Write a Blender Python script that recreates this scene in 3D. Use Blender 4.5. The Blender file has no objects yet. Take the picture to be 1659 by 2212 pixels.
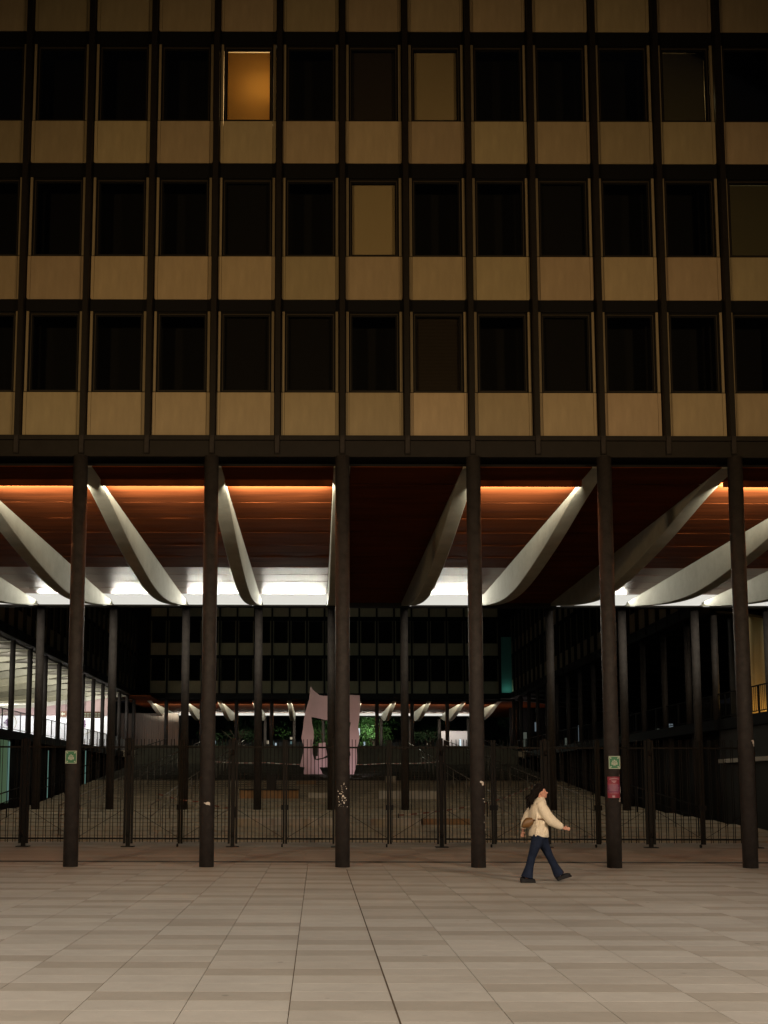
import bpy, bmesh, math, random
from mathutils import Vector, Matrix
random.seed(7)
S = bpy.context.scene
COL = S.collection
R = math.radians
# ------------------------------------------------------------------ camera
EYE, CAMX = 1.62, -0.505
cd = bpy.data.cameras.new("camera"); cam = bpy.data.objects.new("camera", cd); COL.objects.link(cam)
cd.sensor_fit = 'HORIZONTAL'; cd.sensor_width = 36.0
cd.lens = 36.0 * 2120 / 1659
cd.shift_x = 142.5 / 1659
cd.shift_y = 391.0 / 1659
cd.clip_end = 1500
cam.matrix_world = Matrix.Translation((CAMX, 0, EYE)) @ Matrix.Rotation(R(90) + math.atan(203 / 2120), 4, 'X') @ Matrix.Rotation(R(0.12), 4, 'Z')
S.camera = cam
# ------------------------------------------------------------------ night sky
W = bpy.data.worlds.new("World"); S.world = W; W.use_nodes = True
bg = W.node_tree.nodes['Background']
bg.inputs[0].default_value = (0.60, 0.62, 0.75, 1); bg.inputs[1].default_value = 0.0045
S.view_settings.view_transform = 'Standard'; S.view_settings.look = 'None'
S.view_settings.exposure = 0; S.view_settings.gamma = 1; S.view_settings.use_curve_mapping = False
S.cycles.max_bounces = 6; S.cycles.diffuse_bounces = 3; S.cycles.glossy_bounces = 3
S.cycles.transmission_bounces = 4; S.cycles.transparent_max_bounces = 12
S.cycles.sample_clamp_indirect = 2.0
S.cycles.caustics_reflective = False; S.cycles.caustics_refractive = False
S.cycles.use_denoising = True

def area_light(name, loc, direction, sx, sy, power, color, spread=180):
    l = bpy.data.lights.new(name, 'AREA'); l.shape = 'RECTANGLE'; l.size = sx; l.size_y = sy
    l.energy = power; l.color = color; l.spread = R(spread)
    o = bpy.data.objects.new(name, l); COL.objects.link(o); o.location = loc
    o.rotation_euler = Vector(direction).to_track_quat('-Z', 'Y').to_euler()
    return o
def spot_light(name, loc, target, power, color, angle=60, blend=0.5, size=0.1):
    l = bpy.data.lights.new(name, 'SPOT'); l.energy = power; l.color = color
    l.spot_size = R(angle); l.spot_blend = blend; l.shadow_soft_size = size
    o = bpy.data.objects.new(name, l); COL.objects.link(o); o.location = loc
    o.rotation_euler = (Vector(target) - Vector(loc)).to_track_quat('-Z', 'Y').to_euler()
    return o
# street lighting of the square, on masts behind and to both sides of the viewer
spot_light('street_lamp_light', (-8.0, 2.5, 8.7), (-1.5, 20, 8.2), 2750, (1.0, 0.65, 0.28), 84, 1.0, 0.5)
spot_light('street_lamp_light', (9.5, 2.5, 8.7), (3.0, 20, 8.2), 2750, (1.0, 0.65, 0.30), 84, 1.0, 0.5)
spot_light('street_lamp_light', (-9.0, 2.0, 6.5), (-3.5, 8, 0), 4000, (1.0, 0.86, 0.75), 105, 1.0, 0.35)
spot_light('street_lamp_light', (11.0, 3.0, 6.5), (5.5, 9, 0), 4200, (1.0, 0.86, 0.77), 105, 1.0, 0.35)
spot_light('street_lamp_light', (2.0, -6.0, 8.0), (0.0, 7.5, 0), 5600, (1.0, 0.78, 0.54), 80, 1.0, 0.4)

# ------------------------------------------------------------------ materials
MATS = {}
def mat(name, col, rough=0.6, metal=0.0, spec=0.5, var=0.0, vscale=3.0, bump=0.0, bscale=40.0, coat=0.0, emit=None, estr=0.0, stretch=None, coatr=0.2, rand=0.0):
    if name in MATS: return MATS[name]
    m = bpy.data.materials.new(name); m.use_nodes = True
    nt = m.node_tree; N = nt.nodes; L = nt.links
    b = N['Principled BSDF']
    b.inputs['Base Color'].default_value = (*col, 1)
    b.inputs['Roughness'].default_value = rough; b.inputs['Metallic'].default_value = metal
    b.inputs['Specular IOR Level'].default_value = spec
    b.inputs['Coat Weight'].default_value = coat; b.inputs['Coat Roughness'].default_value = coatr
    if emit:
        b.inputs['Emission Color'].default_value = (*emit, 1); b.inputs['Emission Strength'].default_value = estr
    if var or bump:
        tc = N.new('ShaderNodeTexCoord')
        vec = tc.outputs['Object']
        if stretch:
            mp = N.new('ShaderNodeMapping'); mp.inputs['Scale'].default_value = stretch
            L.new(vec, mp.inputs['Vector']); vec = mp.outputs[0]
    if var:
        n = N.new('ShaderNodeTexNoise'); n.inputs['Scale'].default_value = vscale; n.inputs['Detail'].default_value = 6
        n.inputs['Roughness'].default_value = 0.65
        L.new(vec, n.inputs['Vector'])
        r = N.new('ShaderNodeMapRange'); r.inputs[1].default_value = 0.3; r.inputs[2].default_value = 0.7
        r.inputs[3].default_value = 1 - var; r.inputs[4].default_value = 1 + var
        L.new(n.outputs[0], r.inputs[0])
        mx = N.new('ShaderNodeVectorMath'); mx.operation = 'SCALE'
        mx.inputs[0].default_value = col; L.new(r.outputs[0], mx.inputs['Scale'])
        L.new(mx.outputs[0], b.inputs['Base Color'])
    if bump:
        n2 = N.new('ShaderNodeTexNoise'); n2.inputs['Scale'].default_value = bscale; n2.inputs['Detail'].default_value = 3
        L.new(vec, n2.inputs['Vector'])
        bp = N.new('ShaderNodeBump'); bp.inputs['Strength'].default_value = bump; bp.inputs['Distance'].default_value = 0.02
        L.new(n2.outputs[0], bp.inputs['Height']); L.new(bp.outputs[0], b.inputs['Normal'])
    if rand:
        oi = N.new('ShaderNodeObjectInfo'); rr_ = N.new('ShaderNodeMapRange'); rr_.inputs[3].default_value = 1-rand; rr_.inputs[4].default_value = 1+rand
        L.new(oi.outputs['Random'], rr_.inputs[0]); m2 = N.new('ShaderNodeMath'); m2.operation = 'MULTIPLY'
        L.new(rr_.outputs[0], m2.inputs[0]); L.new(r.outputs[0], m2.inputs[1]); L.new(m2.outputs[0], mx.inputs['Scale'])
    MATS[name] = m; return m
def emat(name, col, s):
    if name in MATS: return MATS[name]
    m = bpy.data.materials.new(name); m.use_nodes = True; nt = m.node_tree
    nt.nodes.remove(nt.nodes['Principled BSDF'])
    e = nt.nodes.new('ShaderNodeEmission'); e.inputs[0].default_value = (*col, 1); e.inputs[1].default_value = s
    nt.links.new(e.outputs[0], nt.nodes['Material Output'].inputs[0]); MATS[name] = m; return m
def thin_glass(name, tint, refl_rough=0.03):
    m = bpy.data.materials.new(name); m.use_nodes = True; nt = m.node_tree; N = nt.nodes; L = nt.links
    N.remove(N['Principled BSDF'])
    t = N.new('ShaderNodeBsdfTransparent'); t.inputs[0].default_value = (*tint, 1)
    g = N.new('ShaderNodeBsdfGlossy'); g.inputs['Roughness'].default_value = refl_rough
    f = N.new('ShaderNodeFresnel'); f.inputs[0].default_value = 1.5
    x = N.new('ShaderNodeMixShader'); L.new(f.outputs[0], x.inputs[0]); L.new(t.outputs[0], x.inputs[1]); L.new(g.outputs[0], x.inputs[2])
    L.new(x.outputs[0], N['Material Output'].inputs[0]); MATS[name] = m; return m
def blind_mat(name, col, trans):
    m = bpy.data.materials.new(name); m.use_nodes = True; nt = m.node_tree; N = nt.nodes; L = nt.links
    N.remove(N['Principled BSDF'])
    d = N.new('ShaderNodeBsdfDiffuse'); d.inputs[0].default_value = (*col, 1)
    t = N.new('ShaderNodeBsdfTranslucent'); t.inputs[0].default_value = (*col, 1)
    x = N.new('ShaderNodeMixShader'); x.inputs[0].default_value = trans
    L.new(d.outputs[0], x.inputs[1]); L.new(t.outputs[0], x.inputs[2]); L.new(x.outputs[0], N['Material Output'].inputs[0])
    MATS[name] = m; return m

SPAN = mat('enamel_panel', (0.37, 0.292, 0.185), 0.55, var=0.11, vscale=2.2, bump=0.15, bscale=200, stretch=(2.5, 1, 0.5), rand=0.13)
nt = SPAN.node_tree; oi_ = nt.nodes.new('ShaderNodeObjectInfo'); mm_ = nt.nodes.new('ShaderNodeMath'); mm_.operation = 'FRACT'; m3_ = nt.nodes.new('ShaderNodeMath'); m3_.operation = 'MULTIPLY'; m3_.inputs[1].default_value = 7.31
nt.links.new(oi_.outputs['Random'], m3_.inputs[0]); nt.links.new(m3_.outputs[0], mm_.inputs[0])
mxc = nt.nodes.new('ShaderNodeMix'); mxc.data_type = 'VECTOR'; mxc.inputs[4].default_value = (0.362, 0.296, 0.172); mxc.inputs[5].default_value = (0.378, 0.286, 0.184)
nt.links.new(mm_.outputs[0], mxc.inputs[0])
for n_ in nt.nodes:
    if n_.type == 'VECT_MATH': nt.links.new(mxc.outputs[1], n_.inputs[0])
DARK = mat('dark_steel', (0.012, 0.0095, 0.008), 0.6, spec=0.25, var=0.25, vscale=5)
BLACK = mat('black_steel', (0.004, 0.004, 0.0045), 0.7, spec=0.2)
COLM = mat('column_steel', (0.032, 0.027, 0.025), 0.62, spec=0.2, var=0.35, vscale=6, bump=0.25, bscale=60)
FRAME = mat('window_frame_metal', (0.045, 0.036, 0.025), 0.6, spec=0.3)
GLASS = thin_glass('window_glass', (0.88, 0.88, 0.86))
INSIDE = mat('dark_room', (0.003, 0.003, 0.0033), 0.9)
RUST = mat('rust_soffit', (0.078, 0.020, 0.0055), 0.85, spec=0.02, var=0.35, vscale=1.7, bump=0.25, bscale=1.2, stretch=(0.25, 2.0, 1))
RUST_SHEEN = mat('rust_soffit_lit_sheen', (0.11, 0.028, 0.009), 0.38, spec=0.32, var=0.3, vscale=1.7, bump=0.2, bscale=1.0, stretch=(0.25, 3.0, 1), coat=0.10, coatr=0.10)  # lamp sheen of the lit bays put into a lighter, glossier rust copy
CONC = mat('beam_concrete', (0.27, 0.26, 0.21), 0.85, var=0.12, vscale=2.6, bump=0.25, bscale=30)
LAMP_GLOW = emat('lamp_glow', (1.0, 0.975, 0.88), 0.74)
PAVE = [mat('paving_%s' % n, c, 0.72, var=0.07, vscale=2.5, bump=0.12, bscale=55, spec=0.35) for n, c in
        (('pale', (0.368, 0.344, 0.298)), ('mid', (0.336, 0.310, 0.264)), ('dull', (0.292, 0.264, 0.218)), ('brown', (0.276, 0.246, 0.200)))]
for m_ in PAVE:
    nt = m_.node_tree; N = nt.nodes; L = nt.links; b_ = N['Principled BSDF']
    ge = N.new('ShaderNodeNewGeometry'); n1 = N.new('ShaderNodeTexNoise'); n1.inputs['Scale'].default_value = 0.55; n1.inputs['Detail'].default_value = 7; n1.inputs['Roughness'].default_value = 0.7
    vo = N.new('ShaderNodeTexVoronoi'); vo.inputs['Scale'].default_value = 1.6
    L.new(ge.outputs['Position'], n1.inputs['Vector']); L.new(ge.outputs['Position'], vo.inputs['Vector'])
    r1 = N.new('ShaderNodeMapRange'); r1.inputs[1].default_value = 0.25; r1.inputs[2].default_value = 0.75; r1.inputs[3].default_value = 0.86; r1.inputs[4].default_value = 1.14; L.new(n1.outputs[0], r1.inputs[0])
    r2 = N.new('ShaderNodeMapRange'); r2.inputs[1].default_value = 0.035; r2.inputs[2].default_value = 0.060; r2.inputs[3].default_value = 0.72; r2.inputs[4].default_value = 1.0; L.new(vo.outputs['Distance'], r2.inputs[0])
    mu = N.new('ShaderNodeMath'); mu.operation = 'MULTIPLY'; L.new(r1.outputs[0], mu.inputs[0]); L.new(r2.outputs[0], mu.inputs[1])
    old = b_.inputs['Base Color'].links[0].from_socket; sc_ = N.new('ShaderNodeVectorMath'); sc_.operation = 'SCALE'
    L.new(old, sc_.inputs[0]); L.new(mu.outputs[0], sc_.inputs['Scale']); L.new(sc_.outputs[0], b_.inputs['Base Color'])
    L.new(r1.outputs[0], b_.inputs['Roughness']) if False else None
JOINT = mat('joint_dirt', (0.17, 0.142, 0.110), 0.95, var=0.4, vscale=8)
STEP = mat('terrace_stone', (0.27, 0.232, 0.165), 0.85, var=0.15, vscale=1.3, bump=0.2, bscale=20)
STEP2 = mat('terrace_stone_pale', (0.30, 0.258, 0.185), 0.85, var=0.15, vscale=1.3, bump=0.2, bscale=20)
PALE = mat('pale_concrete', (0.33, 0.305, 0.26), 0.85, var=0.12, vscale=2)
DGROUND = mat('dark_ground', (0.035, 0.034, 0.024), 0.95, var=0.3, vscale=2, bump=0.4, bscale=12)
PINK = mat('pink_paint', (0.50, 0.30, 0.305), 0.6, var=0.05, vscale=1.5)
ORANGE = mat('orange_board', (0.22, 0.115, 0.042), 0.7, var=0.12, vscale=3)
GREEN = mat('sign_green', (0.015, 0.13, 0.045), 0.5)
WHITE = mat('sign_white', (0.36, 0.40, 0.30), 0.6)
PAPER = mat('torn_paper', (0.56, 0.50, 0.44), 0.85, var=0.1, vscale=30)
RAIL = mat('rail_metal', (0.17, 0.155, 0.13), 0.4, metal=0.3)
RAILD = mat('dark_rail_metal', (0.035, 0.032, 0.03), 0.45)

# ------------------------------------------------------------------ mesh helpers
class MB:
    def __init__(s): s.v = []; s.f = []; s.m = []; s.sm = []
    def face(s, idx, mi=0, smooth=False): s.f.append(idx); s.m.append(mi); s.sm.append(smooth)
    def box(s, x0, x1, y0, y1, z0, z1, mi=0):
        b = len(s.v)
        s.v += [(x0,y0,z0),(x1,y0,z0),(x1,y1,z0),(x0,y1,z0),(x0,y0,z1),(x1,y0,z1),(x1,y1,z1),(x0,y1,z1)]
        for q in ((0,3,2,1),(4,5,6,7),(0,1,5,4),(1,2,6,5),(2,3,7,6),(3,0,4,7)): s.face([b+i for i in q], mi)
        return s
    def obox(s, c, ax, ay, az, mi=0):
        """box about centre c with half-axis vectors"""
        b = len(s.v); c = Vector(c); ax = Vector(ax); ay = Vector(ay); az = Vector(az)
        for k in (-1, 1):
            for i, j in ((-1,-1),(1,-1),(1,1),(-1,1)): s.v.append(tuple(c + ax*i + ay*j + az*k))
        for q in ((0,3,2,1),(4,5,6,7),(0,1,5,4),(1,2,6,5),(2,3,7,6),(3,0,4,7)): s.face([b+i for i in q], mi)
        return s
    def tube(s, p0, p1, r0, r1=None, n=12, caps=True, mi=0):
        r1 = r0 if r1 is None else r1
        p0 = Vector(p0); p1 = Vector(p1); d = (p1-p0).normalized()
        a = d.orthogonal().normalized(); c = d.cross(a); b = len(s.v)
        for p, r in ((p0, r0), (p1, r1)):
            for i in range(n):
                t = 2*math.pi*i/n; s.v.append(tuple(p + (a*math.cos(t)+c*math.sin(t))*r))
        for i in range(n): j = (i+1) % n; s.face([b+i, b+j, b+n+j, b+n+i], mi, n > 5)
        if caps: s.face([b+i for i in range(n)][::-1], mi); s.face([b+n+i for i in range(n)], mi)
        return s
    def prism(s, pts, y0, y1, mi=0):
        """outline in (x,z) extruded along y"""
        b = len(s.v); n = len(pts)
        s.v += [(x, y0, z) for x, z in pts] + [(x, y1, z) for x, z in pts]
        s.face(list(range(b, b+n)), mi); s.face(list(range(b+n, b+2*n))[::-1], mi)
        for i in range(n): j = (i+1) % n; s.face([b+i, b+n+i, b+n+j, b+j], mi)
        return s
    def disc(s, c, r, y, n=12, mi=0):
        b = len(s.v); s.v += [(c[0]+r*math.cos(2*math.pi*i/n), y, c[1]+r*math.sin(2*math.pi*i/n)) for i in range(n)]
        s.face(list(range(b, b+n))[::-1], mi); return s
    def mesh(s, name, *mats, bevel=0.0):
        me = bpy.data.meshes.new(name); me.from_pydata(s.v, [], s.f)
        for m in mats: me.materials.append(m)
        me.polygons.foreach_set('material_index', s.m); me.polygons.foreach_set('use_smooth', s.sm)
        bm = bmesh.new(); bm.from_mesh(me)
        bmesh.ops.recalc_face_normals(bm, faces=bm.faces)
        if bevel: bmesh.ops.bevel(bm, geom=bm.edges[:], offset=bevel, segments=1, affect='EDGES')
        bm.to_mesh(me); bm.free(); me.update()
        return me
def put(name, me, parent=None, loc=(0,0,0), rz=0.0, label=None, cat=None, group=None, kind=None):
    o = bpy.data.objects.new(name, me); COL.objects.link(o); o.location = loc; o.rotation_euler = (0, 0, rz)
    if parent: o.parent = parent
    if label: o['label'] = label
    if cat: o['category'] = cat
    if group: o['group'] = group
    if kind: o['kind'] = kind
    return o
def thing(name, label, cat, loc=(0,0,0), rz=0.0, group=None): return put(name, None, None, loc, rz, label, cat, group)

# ------------------------------------------------------------------ ground
g = MB().box(-160, 160, -40, 400, -0.32, -0.02)
plaza = put('plaza_ground', g.mesh('plaza_ground', JOINT), kind='structure')
TW, TD, X00, Y00 = 0.78, 0.333, 0.068, 5.33
tile_me = [MB().box(0.0025, TW-0.0025, 0.002, TD-0.002, -0.03, 0.0).mesh('paving_slab', m, bevel=0.0015) for m in PAVE]
GAP = {}
def tone(r, c):
    key = (r, (c + (1 if (r // 5) % 2 else 0)) // 2)
    rr = random.Random(hash(key) & 0xffff)
    a = rr.random()
    g_ = (c + (1 if (r // 5) % 2 else 0)) // 2
    base = (2 if ((r + (g_ % 3)) % 3 == 0) else 0)
    if a < 0.22: base += 1
    elif a < 0.32: base = 3 - base if base else 1
    return base
rest = MB(); nparts = 0
for r in range(0, 52):
    y = Y00 + r*TD
    if y > 21.3: break
    for c in range(-26, 28):
        x = X00 + c*TW
        if abs(x + 0.39) > 5 + 0.62*y: continue
        t = tone(r, c)
        inview = (x - CAMX) > -0.345*(y+.3)-0.8 and (x - CAMX) < 0.475*(y+.3)
        if 6.2 < y < 13.2 and inview and nparts < 298:
            put('paving_slab', tile_me[t], plaza, (x, y, 0)); nparts += 1
        else:
            rest.box(x+0.004, x+TW-0.004, y+0.003, y+TD-0.003, -0.03, 0.0, t)
put('far_paving_slabs', rest.mesh('far_paving_slabs', *PAVE), plaza, kind='stuff')
# wide weed-filled joints along two seams
wj = MB().box(X00-0.007, X00+0.006, 5.4, 19.6, -0.02, 0.0015).box(X00-TW-0.003, X00-TW+0.003, 7.2, 15.0, -0.02, 0.001)
put('open_joint', wj.mesh('open_joint', mat('joint_moss', (0.05, 0.030, 0.012), 0.95, var=0.5, vscale=6)), plaza)
# concrete strips under the building, from the columns to the gates
us = MB(); rr = random.Random(3)
y = 21.76
while y < 29.3:
    d = rr.choice((0.33, 0.5, 0.66)); x = -26.0
    while x < 26:
        w = rr.choice((1.4, 2.8, 4.2)); us.box(x+0.003, x+w-0.003, y+0.004, y+d-0.004, -0.03, 0.0, rr.choice((0, 1, 1, 2, 2)))
        x += w
    y += d
put('covered_paving', us.mesh('covered_paving', PAVE[1], PAVE[2], PAVE[3]), plaza, kind='stuff')
dr = MB().box(-26, 26, 21.70, 21.745, -0.03, 0.002)
put('drain_channel', dr.mesh('drain_channel', mat('drain_iron', (0.03, 0.027, 0.022), 0.7)), kind='structure')

# rising terraces behind the gates
terr = put('terraces', None, kind='structure')
def gz(Y): return 0.1*Y - 2.91
for i in range(44):
    y0 = 29.4 + i*0.97
    hw = 11.5
    top = gz(y0 + 0.5)
    if y0 < 39: hw = 11.2 + (39-y0)*0.35
    m = MB().box(-hw, hw, y0, y0+0.964, top-0.5, top)
    m.v = [(vx, vy, vz + (0.035 if (vz > top-0.1 and vy > y0+0.5) else (-0.035 if vz > top-0.1 else 0))) for vx, vy, vz in m.v]
    put('step', m.mesh('step', (DGROUND if y0 > 48.5 else (STEP2 if i % 3 == 0 else STEP))), terr)  # farther steps take the darker ground colour
patio = put('patio_floor', MB().box(-15.0, 15.0, 72.1, 100, 3.8, 4.28).mesh('patio_floor', STEP), kind='structure')
put('far_ground', MB().box(-150, 150, 100.01, 395, 3.7, 4.2).mesh('far_ground', DGROUND), kind='structure')
put('planted_bank', MB().box(-11.5, 11.5, 59.0, 60.2, gz(59)-0.3, gz(59)+1.1).mesh('planted_bank', DGROUND), kind='structure')

# ------------------------------------------------------------------ buildings
BZ = 8.42
PROFILE = [(0.25,8.44),(1.3,8.39),(2.2,8.25),(3.2,8.05),(4.4,7.87),(6.0,7.68),(7.6,7.53),(8.8,7.47),(10.0,7.50),(11.3,7.62),(12.6,7.80),(14.0,8.02),(15.0,8.20),(15.9,8.36)]
beam_mb = MB()
def prof(y):
    for (a, za), (b, zb) in zip(PROFILE, PROFILE[1:]):
        if y <= b: return za+(zb-za)*(y-a)/(b-a)
    return PROFILE[-1][1]
P = []
for q_ in range(49):                                # soften the polyline into a curve
    y_ = 0.25 + 15.65*q_/48; h_ = min(1.1, y_-0.25, 15.9-y_)
    P.append((y_-0.1, sum(prof(y_+h_*d_) for d_ in (-1, -.5, 0, .5, 1))/5))
n = len(P)
for s_ in (-0.18, 0.18):
    for y, z in P: beam_mb.v.append((s_, y, z))
    for y, z in P: beam_mb.v.append((s_, y, BZ+0.06))
for i in range(n-1):
    beam_mb.face([i, i+1, 2*n+i+1, 2*n+i])                 # underside
    beam_mb.face([i, i+1, n+i+1, n+i]); beam_mb.face([2*n+i, 2*n+i+1, 3*n+i+1, 3*n+i])
    beam_mb.face([n+i, n+i+1, 3*n+i+1, 3*n+i])
beam_mb.face([0, 2*n, 3*n, n]); beam_mb.face([n-1, 3*n-1, 4*n-1, 2*n-1])
BEAM = beam_mb.mesh('beam', CONC, bevel=0.012)
COLUMN = {}
def column_mesh(h, r=0.152):
    k = (round(h, 2), r)
    if k not in COLUMN:
        COLUMN[k] = MB().tube((0,0,0), (0,0,h), r, n=24).mesh('column', COLM)
    return COLUMN[k]
# panel / window pieces in one 1.4 m module, x from 0 (mullion centre) to 1.4
MOD = 1.4
PZ = [9.068, 12.13, 15.262, 18.372]; SH = 0.976        # underside of each row of panels, height of a panel
def spandrel_mesh():
    m = MB(); h = SH
    # centre panel and two side strips with a thin open joint; slightly rounded lower corners
    m.prism([(0.152, 0.0), (1.248, 0.0), (1.248, h), (0.152, h)], 0.0, 0.03)
    m.prism([(0.10, 0.0), (0.145, 0.0), (0.145, h), (0.078, h), (0.078, 0.03)], 0.0, 0.03)
    m.prism([(1.255, 0.0), (1.30, 0.0), (1.322, 0.03), (1.322, h), (1.255, h)], 0.0, 0.03)
    return m.mesh('spandrel_panel', SPAN)
SPM = spandrel_mesh()
STRIP_H = 1.80
STRIPM = mat('cover_strip_enamel', (0.255, 0.205, 0.125), 0.6, var=0.1, vscale=3)
STRIPL = MB().box(0.088, 0.142, 0.0, 0.03, 0.006, STRIP_H).mesh('cover_strip', STRIPM)
STRIPR = MB().box(1.258, 1.312, 0.0, 0.03, 0.006, STRIP_H).mesh('cover_strip', STRIPM)
def frame_mesh():
    m = MB(); x0, x1, z0, z1 = 0.150, 1.250, 0.0, 1.80
    def ring(x0, x1, z0, z1, w, ya, yb, mi):
        for a, b, c, d in ((x0, x1, z0, z0+w), (x0, x1, z1-w, z1), (x0, x0+w, z0+w, z1-w), (x1-w, x1, z0+w, z1-w)): m.box(a, b, ya, yb, c, d, mi)
    ring(0.148, 1.252, 0.0, 1.80, 0.030, 0.035, 0.13, 1)
    ring(0.179, 1.221, 0.031, 1.769, 0.016, 0.05, 0.12, 0)
    ring(0.196, 1.204, 0.048, 1.752, 0.030, 0.075, 0.12, 1)
    return m.mesh('frame', FRAME, BLACK)
FRM = frame_mesh()
PANE = MB().box(0.22, 1.18, 0.085, 0.089, 0.075, 1.725).mesh('pane', GLASS)
def blind_mesh(z0, m, tilt=0.55):
    b = MB(); z = 1.735; k = 0
    while z > z0:
        a = tilt
        b.obox((0.70, 0.19, z), (0.49, 0, 0), (0, 0.018*math.cos(a+1.0), 0.018*math.sin(a+1.0)), (0, 0.0, 0.0008))
        z -= 0.032; k += 1
    return b.mesh('blind', m)
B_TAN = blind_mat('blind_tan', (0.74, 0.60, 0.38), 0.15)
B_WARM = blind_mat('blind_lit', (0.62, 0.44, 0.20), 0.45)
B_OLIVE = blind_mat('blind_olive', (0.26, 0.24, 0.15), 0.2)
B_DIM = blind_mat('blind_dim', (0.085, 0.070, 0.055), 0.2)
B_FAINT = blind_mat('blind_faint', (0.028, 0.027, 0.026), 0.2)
B_GREY = blind_mat('blind_grey', (0.50, 0.52, 0.54), 0.2)
BLINDS = {}
def blind(kind):
    if kind not in BLINDS:
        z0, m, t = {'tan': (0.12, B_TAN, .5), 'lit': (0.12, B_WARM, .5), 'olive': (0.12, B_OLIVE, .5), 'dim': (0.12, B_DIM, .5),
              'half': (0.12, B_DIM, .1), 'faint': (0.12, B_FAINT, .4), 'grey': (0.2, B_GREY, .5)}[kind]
        BLINDS[kind] = blind_mesh(z0, m, t)
    return BLINDS[kind]
def facade(root, x0, nmod, rows, blinds, seen=lambda k, r: True):
    """panels, windows and mullions; x0 = first mullion, local frame of root"""
    zt = PZ[rows-1] + SH + (1.95 if rows == len(PZ) else 1.95)
    MUL = MB().box(-0.060, 0.060, -0.15, 0.05, 8.64, zt).mesh('mullion', DARK, bevel=0.008)
    ML0 = MB().box(-0.05, 0.05, -0.17, -0.151, 8.66, 9.04).mesh('mullion_foot', COLM, bevel=0.006)
    for k in range(nmod+1):
        put('mullion', MUL, root, (x0+k*MOD, 0, 0)); put('mullion_foot', ML0, root, (x0+k*MOD, 0, 0))
    for r in range(rows):
        zb = PZ[r]
        for k in range(nmod):
            x = x0 + k*MOD
            put('spandrel_panel', SPM, root, (x, 0, zb))
            zw = zb + SH + 0.012
            put('cover_strip', STRIPL, root, (x, 0, zw)); put('cover_strip', STRIPR, root, (x, 0, zw))
            w = put('window', FRM, root, (x, 0, zw))
            put('pane', PANE, w)
            b = blinds.get((k, r))
            if b: put('blind', blind(b), w)['kind'] = 'stuff'
        # floor beam band between storeys
        zt2 = PZ[r+1] if r+1 < len(PZ) else zb+SH+2.2
        put('floor_band', MB().box(x0-0.1, x0+nmod*MOD+0.1, 0.012, 0.2, zb+SH+0.012+STRIP_H+0.004, zt2-0.004).mesh('floor_band', BLACK), root)
    X0, X1 = x0-0.1, x0+nmod*MOD+0.1
    put('fascia_beam', MB().box(X0, X1, -0.12, 0.30, 8.58, 8.94).box(X0, X1, -0.145, 0.02, 8.945, 9.05).box(X0, X1, -0.145, -0.122, 8.58, 8.61).mesh('fascia_beam', DARK, bevel=0.004), root)
    put('inner_wall', MB().box(X0, X1, 0.9, 1.1, 8.9, zt2 if rows else 12).mesh('inner_wall', INSIDE), root)
    return zt2

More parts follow.
